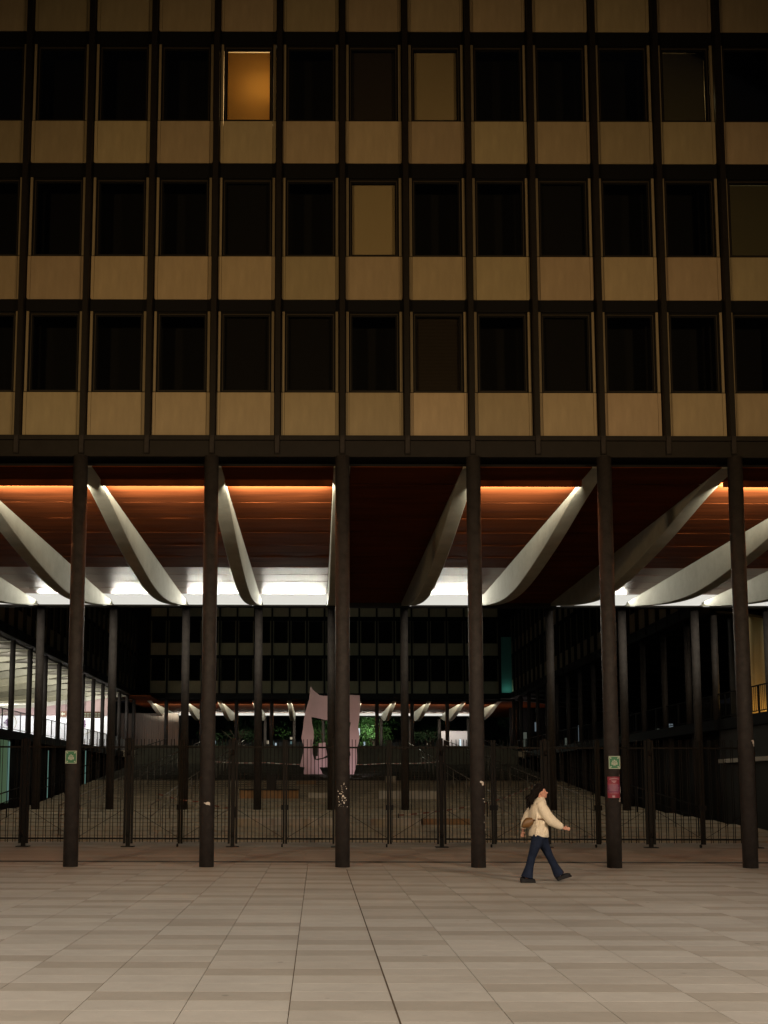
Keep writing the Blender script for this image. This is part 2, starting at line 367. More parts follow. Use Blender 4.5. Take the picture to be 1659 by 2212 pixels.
def soffit(root, b0, b1, lit, panels=True, power=1.0, front_power=1.0, lights=True, sy=15.30, sh=0.03):
    """beams, ceiling panels and strip lights of bays b0..b1 (columns b*2.8)"""
    rr = random.Random(5)
    PL = [0.02, 1.22]; yy = 1.28
    rows = [(0.06, 1.20)] + [(1.28+1.40*i, 1.28+1.40*i+1.385) for i in range(6)] + [(9.68+1.06*i, 9.68+1.06*i+1.045) for i in range(5)] + [(14.98, 16.2)]
    for b in range(b0, b1+1): put('beam', BEAM, root, (b*2.8, 0, 0))
    for b in range(b0, b1):
        xa, xb = b*2.8+0.19, (b+1)*2.8-0.19
        if panels:
            for (ya, yb) in rows:
                dz = rr.uniform(0.0005, 0.0025); dz2 = rr.uniform(-0.002, 0.002)
                m = MB(); nx = 8
                for j, (yy, zz) in enumerate(((ya, BZ-dz), (yb-0.006, BZ))):
                    for i in range(nx+1):
                        m.v.append((xa+(xb-xa)*i/nx, yy, zz+dz2*math.sin(i*1.3+ya)))
                for i in range(nx): m.face([i, i+1, nx+1+i+1, nx+1+i])
                q = len(m.v)
                m.v += [(x, y_, z+0.02) for x, y_, z in m.v[:2*(nx+1)]]
                for i in range(nx):
                    m.face([q+i, q+nx+1+i, q+nx+1+i+1, q+i+1]); m.face([i, q+i, q+i+1, i+1]); m.face([nx+1+i, nx+2+i, q+nx+2+i, q+nx+1+i])
                put('glow_panel' if (b in lit and ya > 13.5) else 'soffit_panel', m.mesh('soffit_panel', LAMP_GLOW if (b in lit and ya > 13.5) else (RUST_SHEEN if (ya > 9.0 and b in lit) else RUST)), root)  # in lit bays the last soffit panels glow to imitate lamp-lit ceiling
        else:
            put('soffit_panel', MB().box(xa, xb, 0.32, 16.2, BZ-0.01, BZ+0.02).mesh('soffit_panel', RUST), root)
        # cross lips that hide the front lamps
        if b in lit: put('soffit_lip', MB().box(xa, xb, 0.90, 0.935, BZ-0.15, BZ+0.03).mesh('soffit_lip', RUST), root)
        put('rear_lip', MB().box(xa, xb, 15.55, 15.62, BZ-0.12, BZ+0.03).mesh('rear_lip', DARK), root)
        if b in lit:
            s = put('strip_light', MB().box(xa+0.03, xb-0.03, sy, sy+0.23, BZ-0.055-sh, BZ-0.03).mesh('strip_light', LAMP_GLOW, bevel=0.01), root)
            ox, oy = root.location.x, root.location.y
            if lights:
                area_light('strip_lamp', (ox+root.scale.x*(xa+xb)/2, oy+0.98, BZ-0.115), (0, 1, 0.45), xb-xa-0.15, 0.05, 470*front_power, (1.0, 0.91, 0.72), 75)
                area_light('strip_lamp', (ox+root.scale.x*(xa+xb)/2, oy+sy-0.05, BZ-0.075), (0, -1, 0.35), xb-xa-0.15, 0.06, 124*power, (1.0, 0.96, 0.80), 100)
                area_light('strip_lamp', (ox+root.scale.x*(xa+xb)/2, oy+sy+0.1, BZ-0.07-sh), (0, -0.2, -1), xb-xa-0.15, 0.2, 20*power, (1.0, 0.93, 0.72))
    return

D0 = 20.35
front = thing('office_block', 'dark steel office block on slender columns filling the upper half, ochre panels under black windows', 'building', (0, D0, 0))
front.scale = (0.988, 1, 1)
K0 = -6                                             # first module starts at x = K0*1.4
def mk(mod, row): return (mod - K0, row)
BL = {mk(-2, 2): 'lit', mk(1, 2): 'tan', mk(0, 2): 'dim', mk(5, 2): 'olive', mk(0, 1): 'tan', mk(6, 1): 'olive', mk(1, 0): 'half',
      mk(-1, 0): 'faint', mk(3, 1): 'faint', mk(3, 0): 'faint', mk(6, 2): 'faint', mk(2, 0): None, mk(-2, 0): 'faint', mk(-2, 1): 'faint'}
facade(front, K0*MOD, 14, 4, BL)
put('upper_storeys', MB().box(-9.2, 11.9, 1.2, 16.0, 8.60, 20.9).mesh('upper_storeys', BLACK), front)
put('soffit_deck', MB().box(-22.4, 22.4, 0.32, 16.4, BZ+0.10, BZ+0.16).mesh('soffit_deck', BLACK), front)
soffit(front, -6, 6, {-6, -5, -4, -3, -2, -1, 1, 3, 4, 5})
put('rear_fascia', MB().box(-22.4, 22.4, 16.25, 16.5, BZ-0.03, 9.3).mesh('rear_fascia', DARK), front)
for i in range(-6, 7):
    put('column', column_mesh(8.57), front, (i*2.8, -0.15, 0))
    zb = gz(36.9) if abs(i) <= 4 else 0.0
    zb = 0.74 if abs(i) <= 4 else 0.3
    put('column', column_mesh(BZ+0.1-zb), front, (i*2.8, 16.6, zb))
# lit room behind one blind
def lit_room(mod, row, power, color):
    x = mod*MOD; z = PZ[row]+SH
    rm = MB()
    for bx in ((x+0.1, x+1.3, 0.85, 0.89, z, z+1.9), (x+0.08, x+0.1, 0.14, 0.88, z, z+1.9), (x+1.3, x+1.32, 0.14, 0.88, z, z+1.9), (x+0.1, x+1.3, 0.14, 0.88, z+1.88, z+1.9), (x+0.1, x+1.3, 0.14, 0.88, z-0.02, z)): rm.box(*bx)
    put('room', rm.mesh('room', mat('room_paint', (0.6, 0.5, 0.35), 0.9)), front)
    l = bpy.data.lights.new('room_lamp', 'POINT'); l.energy = power; l.color = color; l.shadow_soft_size = 0.12
    o = bpy.data.objects.new('room_lamp', l); COL.objects.link(o); o.location = ((x+0.95)*0.988, D0+0.62, z+0.95)
lit_room(-2, 2, 36, (1.0, 0.82, 0.52))
lit_room(5, 2, 2.5, (1.0, 0.8, 0.4))
lit_room(6, 1, 2.5, (0.9, 0.95, 0.6))

YR = 78.0
rear = thing('rear_office_block', 'distant dark office block closing the courtyard, with a row of lit pale beams under it', 'building', (0, YR, 0))
facade(rear, -14.0, 20, 3, {(9, 0): 'faint', (15, 1): 'faint', (4, 1): 'faint', (12, 0): 'faint'})
put('upper_storeys', MB().box(-16, 16, 1.2, 16.0, 8.60, 18.6).mesh('upper_storeys', BLACK), rear)
put('soffit_deck', MB().box(-16, 16, 0.32, 16.4, BZ+0.10, BZ+0.16).mesh('soffit_deck', BLACK), rear)
soffit(rear, -5, 5, set(range(-5, 5)), panels=False, power=0.16, front_power=1.7, sy=12.4, sh=0.17)
for i in range(-5, 6):
    put('column', column_mesh(8.53-4.3), rear, (i*2.8+1.4, 0.08, 4.28)); put('column', column_mesh(8.53-4.3), rear, (i*2.8, 16.6, 4.28))

# --- the two wings along the courtyard.  local x runs along the wing, local y goes into it
BEAM_SHADED = BEAM.copy(); BEAM_SHADED.materials.clear(); BEAM_SHADED.materials.append(DARK)  # shade of the unlit right wing put into a darker beam copy
def wing(name, label, loc, rz, blinds, pale):
    w = thing(name, label, 'building', loc, rz)
    facade(w, 0.0, 28, 2, blinds)
    put('upper_storeys', MB().box(-0.1, 39.4, 1.2, 16.0, 8.60, 14.9).mesh('upper_storeys', BLACK), w)
    put('floor_slab', MB().box(-0.2, 39.6, -0.1, 18.0, 3.82, 4.22).mesh('floor_slab', BLACK), w)
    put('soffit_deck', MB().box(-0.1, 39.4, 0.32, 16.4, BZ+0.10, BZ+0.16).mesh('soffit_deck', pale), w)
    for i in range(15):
        put('beam', BEAM if pale is not BLACK else BEAM_SHADED, w, (i*2.8+0.2, 0, 0))
        put('column', column_mesh(4.31, 0.13), w, (i*2.8+0.2, 0.1, 4.22))
        put('column', column_mesh(3.8, 0.13), w, (i*2.8+0.2, 0.3, 0.0))
    # ground storey wall set back under the slab
    put('ground_storey_wall', MB().box(-0.1, 39.4, 1.2, 1.4, -0.02, 3.80).mesh('ground_storey_wall', mat('lower_wall', (0.016, 0.016, 0.014), 0.7, var=0.2, vscale=1)), w)
    return w
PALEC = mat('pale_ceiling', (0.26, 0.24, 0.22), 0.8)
lw = wing('left_wing', 'left courtyard wing with a glowing white ribbed hall under dark mullions', 'x' and (-14.9, 37.6, 0), R(90),
          {(k, 0): 'grey' for k in (3, 4, 5, 6, 8, 9, 10, 11)}, PALEC)
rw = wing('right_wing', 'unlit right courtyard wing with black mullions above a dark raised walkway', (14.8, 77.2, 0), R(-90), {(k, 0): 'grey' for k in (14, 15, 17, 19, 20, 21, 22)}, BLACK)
# ribbed underside continues deeper in the left hall
BEAM2 = MB().box(-0.14, 0.14, 16.0, 17.8, 7.9, BZ+0.05).mesh('beam_end', CONC)
# hall back wall, with a pink upper band
HW = mat('hall_wall', (0.78, 0.78, 0.80), 0.7)
put('back_wall', MB().box(36.6, 36.8, 1.2, 17.0, 4.22, 6.95).mesh('back_wall', HW), lw)
put('back_wall_band', MB().box(36.5, 36.8, 1.2, 17.0, 6.96, BZ+0.1).mesh('back_wall_band', mat('pink_band', (0.22, 0.15, 0.14), 0.7)), lw)
put('hall_floor', MB().box(-0.1, 39.4, 0.4, 16.5, 4.225, 4.24).mesh('hall_floor', mat('hall_floor', (0.4, 0.38, 0.36), 0.5)), lw)
put('folded_wall', MB().box(46.6, 46.7, -2.4, 2.9, 4.3, 7.9).mesh('folded_wall', mat('fluted', (0.17, 0.145, 0.125), 0.8)), lw)
for i in range(26): put('wall_rib', MB().box(46.5, 46.6, -2.3+i*0.2, -2.2+i*0.2, 4.3, 7.9).mesh('wall_rib', mat('fluted', (0.17, 0.145, 0.125), 0.8)), lw)
area_light('hall_lamp', (-23.5, 71.0, 7.4), (0, 1, -0.3), 12.0, 0.3, 300, (0.97, 0.97, 1.0), 130)
for i in range(4):
    area_light('hall_lamp', (-23.0, 40.0+i*9.5, 4.4), (0.0, 0.45, 1), 12.0, 3.0, 340, (1.0, 0.94, 0.70), 130)
for i in range(13):
    area_light('hall_lamp', (-17.2, 38.6+i*2.8, 8.34), (-0.4, 1, -0.1), 2.2, 0.05, 60, (1.0, 0.97, 0.86))
area_light('hall_lamp', (-15.8, 80.5, 7.9), (0, 1, -0.2), 3.0, 0.3, 16, (1.0, 0.88, 0.80))
# slab-edge railings (each one a thing)
def slab_railing(name, label, X, y0, y1, z, step=0.14):
    t = thing(name, label, 'railing', (X, y0, z))
    L = y1-y0
    put('top_rail', MB().box(-0.025, 0.025, 0, L, 0.96, 1.0).mesh('top_rail', RAILD), t)
    put('bottom_rail', MB().box(-0.02, 0.02, 0, L, 0.08, 0.11).mesh('bottom_rail', RAILD), t)
    pm = MB().box(-0.025, 0.025, -0.025, 0.025, 0, 0.96).mesh('post', RAILD)
    bm_ = MB().box(-0.006, 0.006, -0.008, 0.008, 0.11, 0.96).mesh('bar', RAILD)
    k = 0; y = 0
    while y <= L:
        put('post', pm, t, (0, y, 0)); y += 1.4
    y = 0.1
    while y < L and k < 290:
        put('bar', bm_, t, (0, y, 0)); y += step; k += 1
slab_railing('slab_railing', 'dark bar railing along the floor edge of the bright left hall', -15.02, 38.0, 76.0, 4.22)
RAILD = BLACK
slab_railing('slab_railing', 'dark bar railing in front of the amber lit curtain wall at far right', 14.92, 30.0, 40.0, 4.22)
RAILD = BLACK
slab_railing('slab_railing', 'unlit railing on the dark right walkway behind the columns', 14.92, 40.5, 76.0, 4.22, 0.28)
# walkway slab reaching toward the viewer at the right, and the amber glass hall on it
ww = thing('raised_walkway', 'raised dark concrete walkway at the far right carrying the amber hall', 'walkway', (14.8, 29.5, 0))
put('deck', MB().box(0, 14, 0, 8.0, 3.82, 4.22).mesh('deck', BLACK), ww)
put('edge_beam', MB().box(-0.05, 0.1, 0.0, 8.0, 2.55, 2.7).mesh('edge_beam', PALE), ww)
put('retaining_wall', MB().box(0.1, 0.3, 0, 8.0, 0, 3.8).mesh('retaining_wall', mat('lower_wall', (0.016, 0.016, 0.014), 0.7)), ww)
for i in range(4): put('column', column_mesh(3.8, 0.14), ww, (0.25, 0.3+i*2.3, 0))
hall = thing('curtained_hall', 'hall with tall draped amber curtains glowing behind the rightmost column', 'hall', (15.95, 38.2, 4.22))
cur = MB(); nn = 160
for i in range(nn+1):
    x = i*0.05; y = 0.12*math.sin(i*0.55)+0.05*math.sin(i*0.21)
    cur.v += [(x, y, 0.02), (x, y, 4.15)]
for i in range(nn): cur.face([2*i, 2*i+2, 2*i+3, 2*i+1], 0, True)
put('curtain', cur.mesh('curtain', mat('curtain_cloth', (0.55, 0.42, 0.24), 0.85)), hall)
put('rear_wall', MB().box(-0.1, 8.1, 0.5, 0.6, 0, 4.2).mesh('rear_wall', INSIDE), hall)
for xm in (0.0, 1.62, 3.3, 5.0): put('mullion', MB().box(xm-0.09, xm+0.09, -0.75, -0.6, 0, 4.15).mesh('mullion', BLACK), hall)
put('glass_front', MB().box(0.0, 8.0, -0.68, -0.67, 0.0, 4.1).mesh('glass_front', GLASS), hall)
area_light('hall_lamp', (17.6, 37.7, 4.5), (0, 0.55, 1), 4.5, 0.15, 20, (1.0, 0.60, 0.16))
area_light('hall_lamp', (17.6, 37.65, 8.1), (0, 0.5, -1), 4.5, 0.15, 0.8, (0.75, 1.0, 0.75))

# added fill light standing in for strip-light spill into the courtyard
area_light('courtyard_fill', (0, 37.2, 8.2), (0, 1, 0.0), 22, 0.3, 34, (0.80, 1.0, 0.82), 50)
# corner tower with teal lit panels
ct = thing('corner_stair_tower', 'narrow stair tower glowing teal at the far right corner of the courtyard', 'tower', (13.95, 77.2, 0))
put('shaft', MB().box(0.0, 1.2, 0.0, 0.8, 8.6, 18).mesh('shaft', BLACK), ct)
put('wall_panel', MB().box(0.05, 0.95, -0.12, -0.02, 9.05, 13.5).mesh('wall_panel', mat('teal_panel', (0.10, 0.34, 0.30), 0.6)), ct)
put('slot_window', MB().box(1.22, 1.5, -0.10, 0.0, 9.1, 11.6).mesh('slot_window', emat('teal_glow', (0.20, 0.55, 0.62), 0.30)), ct)
area_light('tower_lamp', (14.4, 76.6, 9.15), (0, 0.6, 1), 0.7, 0.1, 1.0, (0.5, 1.0, 0.85))
lc = thing('corner_block', 'black corner block joining the left wing to the far building', 'building', (-15.6, 77.3, 0))
put('wall', MB().box(0, 1.5, 0, 0.9, 8.6, 18).mesh('wall', BLACK), lc)
put('soffit', MB().box(0, 2.4, -3.0, 16, 8.45, 8.55).mesh('soffit', RUST), lc)
area_light('tower_lamp', (-14.6, 80.0, 5.2), (0, 0.2, 1), 1.0, 1.0, 22, (1, 0.8, 0.7))
rc = thing('corner_soffit', 'rust red soffit under the far right corner of the courtyard', 'soffit', (13.9, 74.0, 0))
put('panel', MB().box(0, 5.5, 3.9, 22, 8.44, 8.54).mesh('panel', RUST), rc)
put('edge_beam', MB().box(0, 5.5, 3.8, 3.9, 8.44, 8.6).mesh('edge_beam', DARK), rc)
area_light('tower_lamp', (15.6, 82.0, 5.2), (0, 0.0, 1), 1.0, 1.0, 40, (1, 0.8, 0.7))

# ------------------------------------------------------------------ gates
GY = 26.8
GATE = mat('gate_steel', (0.010, 0.009, 0.0075), 0.65, spec=0.15, var=0.2, vscale=6)
BAR_F = MB().tube((0, -0.05, 0.125), (0, -0.05, 2.915), 0.0095, n=6).mesh('bar', GATE)
BAR_B = MB().tube((0, 0.07, 0.125), (0, 0.07, 2.915), 0.0095, n=6).mesh('bar', GATE)
POSTM = MB().box(-0.052, 0.052, -0.052, 0.052, 0.02, 2.93).box(-0.057, 0.057, -0.057, 0.057, 2.93, 2.945).mesh('shaft', GATE, bevel=0.006)
PBASE = MB().box(-0.17, 0.17, -0.12, 0.12, 0.0, 0.022).mesh('base_plate', GATE)
HINGE = MB().tube((0, -0.02, -0.07), (0, -0.02, 0.07), 0.028, n=8).mesh('hinge', GATE)
posts = [-11.3 + 2.83*i for i in range(9)]
post_lab = ['dark square gate post past the left picture edge', 'dark square gate post at far left before the first column', 'dark square gate post between the green sign column and the second column',
            'thick dark gate post in front of the orange board', 'dark gate post hidden beside the middle column', 'dark gate post standing between the middle column and the fourth',
            'dark gate post right behind the walking woman', 'dark gate post just right of the poster column', 'dark gate post at the far right beside the last column']
post_lab[3] = 'thick dark gate post just left of the low orange board'
for i, px in enumerate(posts):
    if i == 0: continue
    t = thing('gate_post', post_lab[i], 'gate post', (px, GY, 0), 0, 'posts of the courtyard gates')
    put('shaft', POSTM, t); put('base_plate', PBASE, t)
    for hz in (0.35, 2.55): put('hinge', HINGE, t, (0.0, -0.09, hz))
RAILM = MB().box(0.0, 1.31, -0.03, 0.03, 0.0, 0.045).mesh('rail', GATE)
STILE = MB().box(-0.028, 0.028, -0.03, 0.03, 0.09, 2.90).mesh('stile', GATE)
WHEEL = MB().tube((-0.02, 0, 0.045), (0.02, 0, 0.045), 0.045, n=12).mesh('caster', BLACK)
LL = ['', 'bar gate leaf cut by the left picture edge',
      'bar gate leaf between the far left gate post and the first column', 'bar gate leaf just right of the first column with the green sign',
      'bar gate leaf right of the gate post between the first and second columns', 'bar gate leaf passing behind the second column with the paper scrap',
      'bar gate leaf in front of the low orange board wall', 'bar gate leaf in front of the pink sculpture, left of the middle column',
      'bar gate leaf just right of the middle column, below the bright green tree', 'bar gate leaf midway between the middle and fourth columns, left of a thick post',
      'bar gate leaf passing behind the fourth column with the white scrap', 'bar gate leaf between the fourth column and the walking woman',
      'bar gate leaf behind the outstretched hand of the woman', 'bar gate leaf passing behind the column with the magenta poster',
      'bar gate leaf right of the poster column, beyond a gate post', 'bar gate leaf just left of the rightmost column']
for i in range(8):
    a, b = posts[i]+0.10, posts[i+1]-0.10
    for s in (0, 1):
        if not LL[i*2+s]: continue
        ox = a if s == 0 else b
        sg = 1 if s == 0 else -1
        Lf = (b-a)/2 - 0.035
        t = thing('gate_leaf', LL[i*2+s], 'gate', (ox, GY, 0), 0, 'leaves of the courtyard gates')
        for z in (0.20, 2.67):
            o = put('rail', RAILM, t, (0, 0, z)); o.scale = (sg*Lf/1.31, 1, 1)
        put('stile', STILE, t, (sg*0.0, 0, 0)); put('stile', STILE, t, (sg*Lf, 0, 0))
        for k in range(12):
            x = sg*(0.105 + k*(Lf-0.10)/11.6)
            put('bar', BAR_F if (k % 2 == 0) else BAR_B, t, (x, 0, 0))
        put('brace_rod', MB().tube((0, -0.035, 1.02), (sg*Lf, -0.035, 0.24), 0.006, n=6).mesh('brace_rod', GATE), t)
        if s == 0: put('caster', WHEEL, t, (sg*(Lf-0.04), 0, 0))
        put('latch', MB().box(-0.05, 0.05, -0.05, -0.03, 1.0, 1.14).mesh('latch', BLACK), t, (sg*(Lf-0.02), 0, 0))

# ------------------------------------------------------------------ stair rails on the terraces
def stair_rail(label, X, y0, y1, m):
    t = thing('stair_handrail', label, 'handrail', (X, y0, gz(y0)), 0, 'handrails up the terraces')
    L = y1-y0
    put('upper_rail', MB().tube((0,0,0.92), (0,L,0.92+0.1*L), 0.024, n=8).mesh('upper_rail', m), t)
    put('lower_rail', MB().tube((0,0,0.58), (0,L,0.58+0.1*L), 0.018, n=8).mesh('lower_rail', m), t)
    pm = MB().tube((0,0,-0.1), (0,0,0.92), 0.02, n=6).mesh('post', m)
    y = 0
    while y < L: put('post', pm, t, (0, y, 0.1*y)); y += 1.94
for X, side, nth in ((-5.65, 'left', 'innermost'), (-8.45, 'left', 'middle'), (-11.3, 'left', 'outermost'), (5.55, 'right', 'innermost'), (8.45, 'right', 'middle'), (11.2, 'right', 'outermost')):
    stair_rail('%s handrail climbing the terraces on the %s of the sculpture' % (nth, side), X, 30.4, 70.4, RAIL if nth != 'outermost' else RAILD)

# ------------------------------------------------------------------ low walls, boards, blocks, tapes on the terraces
def ground_box(name, label, cat, x0, x1, yb, h, d, m, cap=None):
    z = gz(yb) - 0.02
    t = thing(name, label, cat, ((x0+x1)/2, yb, z)); hw = (x1-x0)/2
    put('body', MB().box(-hw, hw, 0, d, -0.2, h).mesh('body', m, bevel=0.01), t)
    if cap: put('cap', MB().box(-hw-0.02, hw+0.02, -0.03, d+0.02, h+0.002, h+0.05).mesh('cap', cap), t)
    return t
ground_box('low_wall', 'low orange painted board wall with a dark cap behind the gates', 'low wall', -3.72, -1.30, 40.5, 0.36, 0.4, ORANGE, DARK)
ground_box('low_wall', 'long pale concrete kerb wall low behind the gates, left of the middle column', 'low wall', -3.3, 0.0, 32.6, 0.26, 0.5, PALE)
ground_box('low_wall', 'long pale concrete kerb wall low behind the gates, right of the middle column', 'low wall', 1.2, 2.9, 32.6, 0.26, 0.5, PALE)
ground_box('low_wall', 'low brown orange board at the foot of the slope left of the fourth column', 'low wall', 2.95, 4.55, 32.9, 0.22, 0.3, mat('brown_board', (0.19, 0.115, 0.055), 0.7, var=0.15))
ground_box('bench', 'grey concrete bench slab on the terrace left of the middle column', 'bench', -0.9, 0.15, 40.8, 0.22, 0.6, PALE)
ground_box('bench', 'grey concrete bench slab on the terrace right of the middle column', 'bench', 2.0, 4.45, 40.5, 0.34, 0.6, PALE)
ground_box('block', 'small pale block at the left end of the orange board', 'block', -4.6, -4.15, 45.0, 0.32, 0.3, PALE)
ground_box('block', 'pale square block on the terrace right of the middle column', 'block', 2.75, 3.25, 47.5, 0.34, 0.4, PALE)
ground_box('block', 'brown low block below the sculpture, left of the middle column', 'block', -1.5, -0.6, 46.5, 0.2, 0.4, mat('brown_board', (0.19, 0.115, 0.055), 0.7))
ground_box('bin', 'narrow dark bin behind the orange board', 'bin', -2.75, -2.35, 43.5, 0.75, 0.4, DARK)
TR = mat('tape_red', (0.22, 0.07, 0.05), 0.5); TWH = mat('tape_white', (0.40, 0.37, 0.32), 0.5)
def tape(label, pts, sag=0.06):
    t = thing('barrier_tape', label, 'tape', pts[0])
    p0 = Vector(pts[0]); m = MB(); prev = None; k = 0
    for a, b in zip(pts, pts[1:]):
        a = Vector(a)-p0; b = Vector(b)-p0; nseg = max(2, int((b-a).length/0.25))
        for i in range(nseg):
            f0, f1 = i/nseg, (i+1)/nseg
            q0 = a.lerp(b, f0) - Vector((0,0,sag*4*f0*(1-f0))); q1 = a.lerp(b, f1) - Vector((0,0,sag*4*f1*(1-f1)))
            bb = len(m.v)
            for q in (q0, q1): m.v += [tuple(q), (q.x, q.y, q.z+0.045), (q.x, q.y+0.006, q.z+0.045), (q.x, q.y+0.006, q.z)]
            for fc in ((0,4,5,1),(1,5,6,2),(2,6,7,3),(3,7,4,0)): m.face([bb+j for j in fc], k % 2)
            k += 1
    put('ribbon', m.mesh('ribbon', TR, TWH), t)
    pm = MB().tube((0,0,-0.6), (0,0,0.08), 0.02, n=6).mesh('stake', RAILD)
    for q in pts: put('stake', pm, t, tuple(Vector(q)-p0))
tape('red and white barrier tape stretched across the slope behind the pink sculpture', [(-6.9, 57, 3.08), (-3.5, 57, 3.0), (0, 57, 2.92), (3.4, 57, 2.97), (6.8, 57, 3.1)])
tape('red and white barrier tape sagging on the right, ending at the woman', [(2.2, 33.2, 0.66), (5.5, 35.0, 1.05), (8.0, 38.5, 1.72)])
tape('red and white barrier tape on the left slope beside the second column', [(-6.4, 36.5, 1.32), (-4.6, 35.6, 1.05), (-3.4, 34.5, 0.85)])

# ------------------------------------------------------------------ pink cut-out sculpture
def zpt(x, y):
    fx = (1150 + x/4.609)*0.54004; fy = (2700 + y/4.609)*0.54004; Y = 52.0
    a = (fx-687)/2120; t = (1497-fy)/2120; th = math.atan(203/2120); c, s = math.cos(th), math.sin(th)
    k = Y/(c-t*s); return (CAMX + k*a, EYE + k*(s+t*c))
outer = [(425,215),(500,300),(590,375),(660,388),(740,385),(940,376),(1130,365),(1330,378),(1340,600),(1318,830),(1302,960),(1325,1080),(1325,1170),(1300,1290),(1278,1350),(1282,1480),(1282,1620),(1240,1780),(1220,1850),
         (1100,1850),(1090,1700),(740,1702),(595,1702),(625,1765),(665,1845),(290,1845),(318,1702),(228,1690),(255,1580),(280,1490),(305,1370),(300,1310),(262,1180),(262,1140),(290,980),(300,850),(330,680),(400,450)]
inner = [(445,775),(740,835),(1135,862),(1165,872),(1165,900),(1140,1010),(1140,1340),(1168,1485),(1120,1490),(940,1500),(740,1525),(560,1570),(495,1560),(490,1540),(465,1450),(460,1310),(485,1170),(485,1040),(455,900)]
sc = thing('sculpture', 'tall pale pink cut-out sculpture like an archway, floodlit from below in the courtyard', 'sculpture', (0.9, 52.0, gz(52)))
def holed_plate(outer, inner, y0, y1, m, name):
    bm = bmesh.new()
    def ring(pts, y):
        vs = [bm.verts.new((p[0]-0.9, y-52.0, p[1]-gz(52))) for p in pts]
        return vs, [bm.edges.new((vs[i], vs[(i+1) % len(vs)])) for i in range(len(vs))]
    rings = []
    for y in (y0, y1):
        vo, eo = ring(outer, y); es = list(eo); vi = None
        if inner: vi, ei = ring(inner, y); es += ei
        bmesh.ops.triangle_fill(bm, use_beauty=True, use_dissolve=False, edges=es)
        rings.append((vo, vi))
    for j in (0, 1):
        a, b = rings[0][j], rings[1][j]
        if a is None: continue
        for i in range(len(a)):
            k = (i+1) % len(a); bm.faces.new((a[i], a[k], b[k], b[i]))
    bmesh.ops.recalc_face_normals(bm, faces=bm.faces)
    me = bpy.data.meshes.new(name); bm.to_mesh(me); bm.free(); me.materials.append(m); return me
put('arch', holed_plate([zpt(*p) for p in outer], [zpt(*p) for p in inner], 51.9, 52.12, PINK, 'arch'), sc)
put('upright', holed_plate([zpt(*p) for p in [(565,1262),(640,1250),(708,1242),(712,1340),(735,1480),(640,1530),(530,1545),(528,1498),(562,1495)]], None, 51.95, 52.08, PINK, 'upright'), sc)
x0s, x1s = zpt(225, 1860)[0]-0.9, zpt(1285, 1860)[0]-0.9
pz1, pz0 = zpt(600, 1868)[1]-gz(52), zpt(600, 1945)[1]-gz(52)
put('plinth', MB().box(x0s, x1s, -0.4, 0.4, pz0, pz1).mesh('plinth', PINK, bevel=0.02), sc)
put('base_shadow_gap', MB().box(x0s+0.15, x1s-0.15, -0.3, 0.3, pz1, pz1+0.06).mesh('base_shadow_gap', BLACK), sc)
for i, (fx, lab) in enumerate(((-0.6, 'small square floodlight at the sculpture foot, left one'), (0.55, 'small square floodlight at the sculpture foot, right one'))):
    t = thing('floodlight', lab, 'floodlight', (0.9+fx, 49.6, gz(49.6)+0.02), 0, 'floodlights of the sculpture')
    put('housing', MB().box(-0.28, 0.28, -0.1, 0.1, 0.0, 0.13).mesh('housing', DARK, bevel=0.01), t)
    put('lens', MB().box(-0.25, 0.25, 0.101, 0.11, 0.02, 0.12).mesh('lens', emat('flood_lens', (1, 0.92, 0.95), 3.0)), t)
    spot_light('flood_lamp', (0.9+fx, 49.75, gz(49.6)+0.2), (0.9+fx*0.6, 52.0, gz(52)+1.0), 42, (1.0, 0.90, 0.97), 115, 0.8, 0.06)

# ------------------------------------------------------------------ signs and paper on the columns
def column_sign(label, X, z):
    t = thing('assembly_point_sign', label, 'sign', (X, D0-0.15-0.175, z), 0, 'green assembly point signs')
    w, h = 0.115, 0.13
    put('plate', MB().box(-w, w, 0.0, 0.012, -h, h).mesh('plate', GREEN), t)
    b = MB()
    for a in ((-w, w, h-0.012, h), (-w, w, -h, -h+0.012), (-w, -w+0.012, -h+0.012, h-0.012), (w-0.012, w, -h+0.012, h-0.012)): b.box(a[0], a[1], -0.002, -0.0005, a[2], a[3])
    put('border', b.mesh('border', WHITE), t)
    p = MB()
    for cx, cz, r in ((0, 0.040, 0.016), (-0.032, 0.022, 0.015), (0.032, 0.022, 0.015), (0, 0.006, 0.014)):
        p.tube((cx, -0.003, cz), (cx, 0.0, cz), r, n=12)
    for cx, cz, ww_, hh in ((-0.044, -0.022, 0.016, 0.024), (0.044, -0.022, 0.016, 0.024), (0, -0.035, 0.024, 0.026), (-0.022, -0.02, 0.008, 0.02), (0.022, -0.02, 0.008, 0.02)):
        p.box(cx-ww_, cx+ww_, -0.003, 0.0, cz-hh, cz+hh)
    put('people_pictogram', p.mesh('people_pictogram', WHITE), t)
    for sx in (-1, 1):
        for sz in (-1, 1):
            # arrow pointing to the centre
            cx, cz = sx*0.078, sz*0.092
            def q(a, b): return (cx + sx*(a+b)*0.7071*1.0, cz + sz*(a-b)*0.7071*1.0)
            m = MB(); pts = [q(0.026, 0.007), q(0.0, 0.007), q(0.0, 0.020), q(-0.024, 0.0), q(0.0, -0.020), q(0.0, -0.007), q(0.026, -0.007)]
            m.prism(pts, -0.003, 0.0); put('arrow', m.mesh('arrow', WHITE), t)
column_sign('green square assembly point sign on the leftmost front column', -5.533, 2.215)
column_sign('green square assembly point sign above the magenta poster on the fifth column', 5.533, 2.13)
po = thing('poster', 'torn red and magenta poster with pale print on the fifth column', 'poster', (5.533, D0-0.15, 1.625))
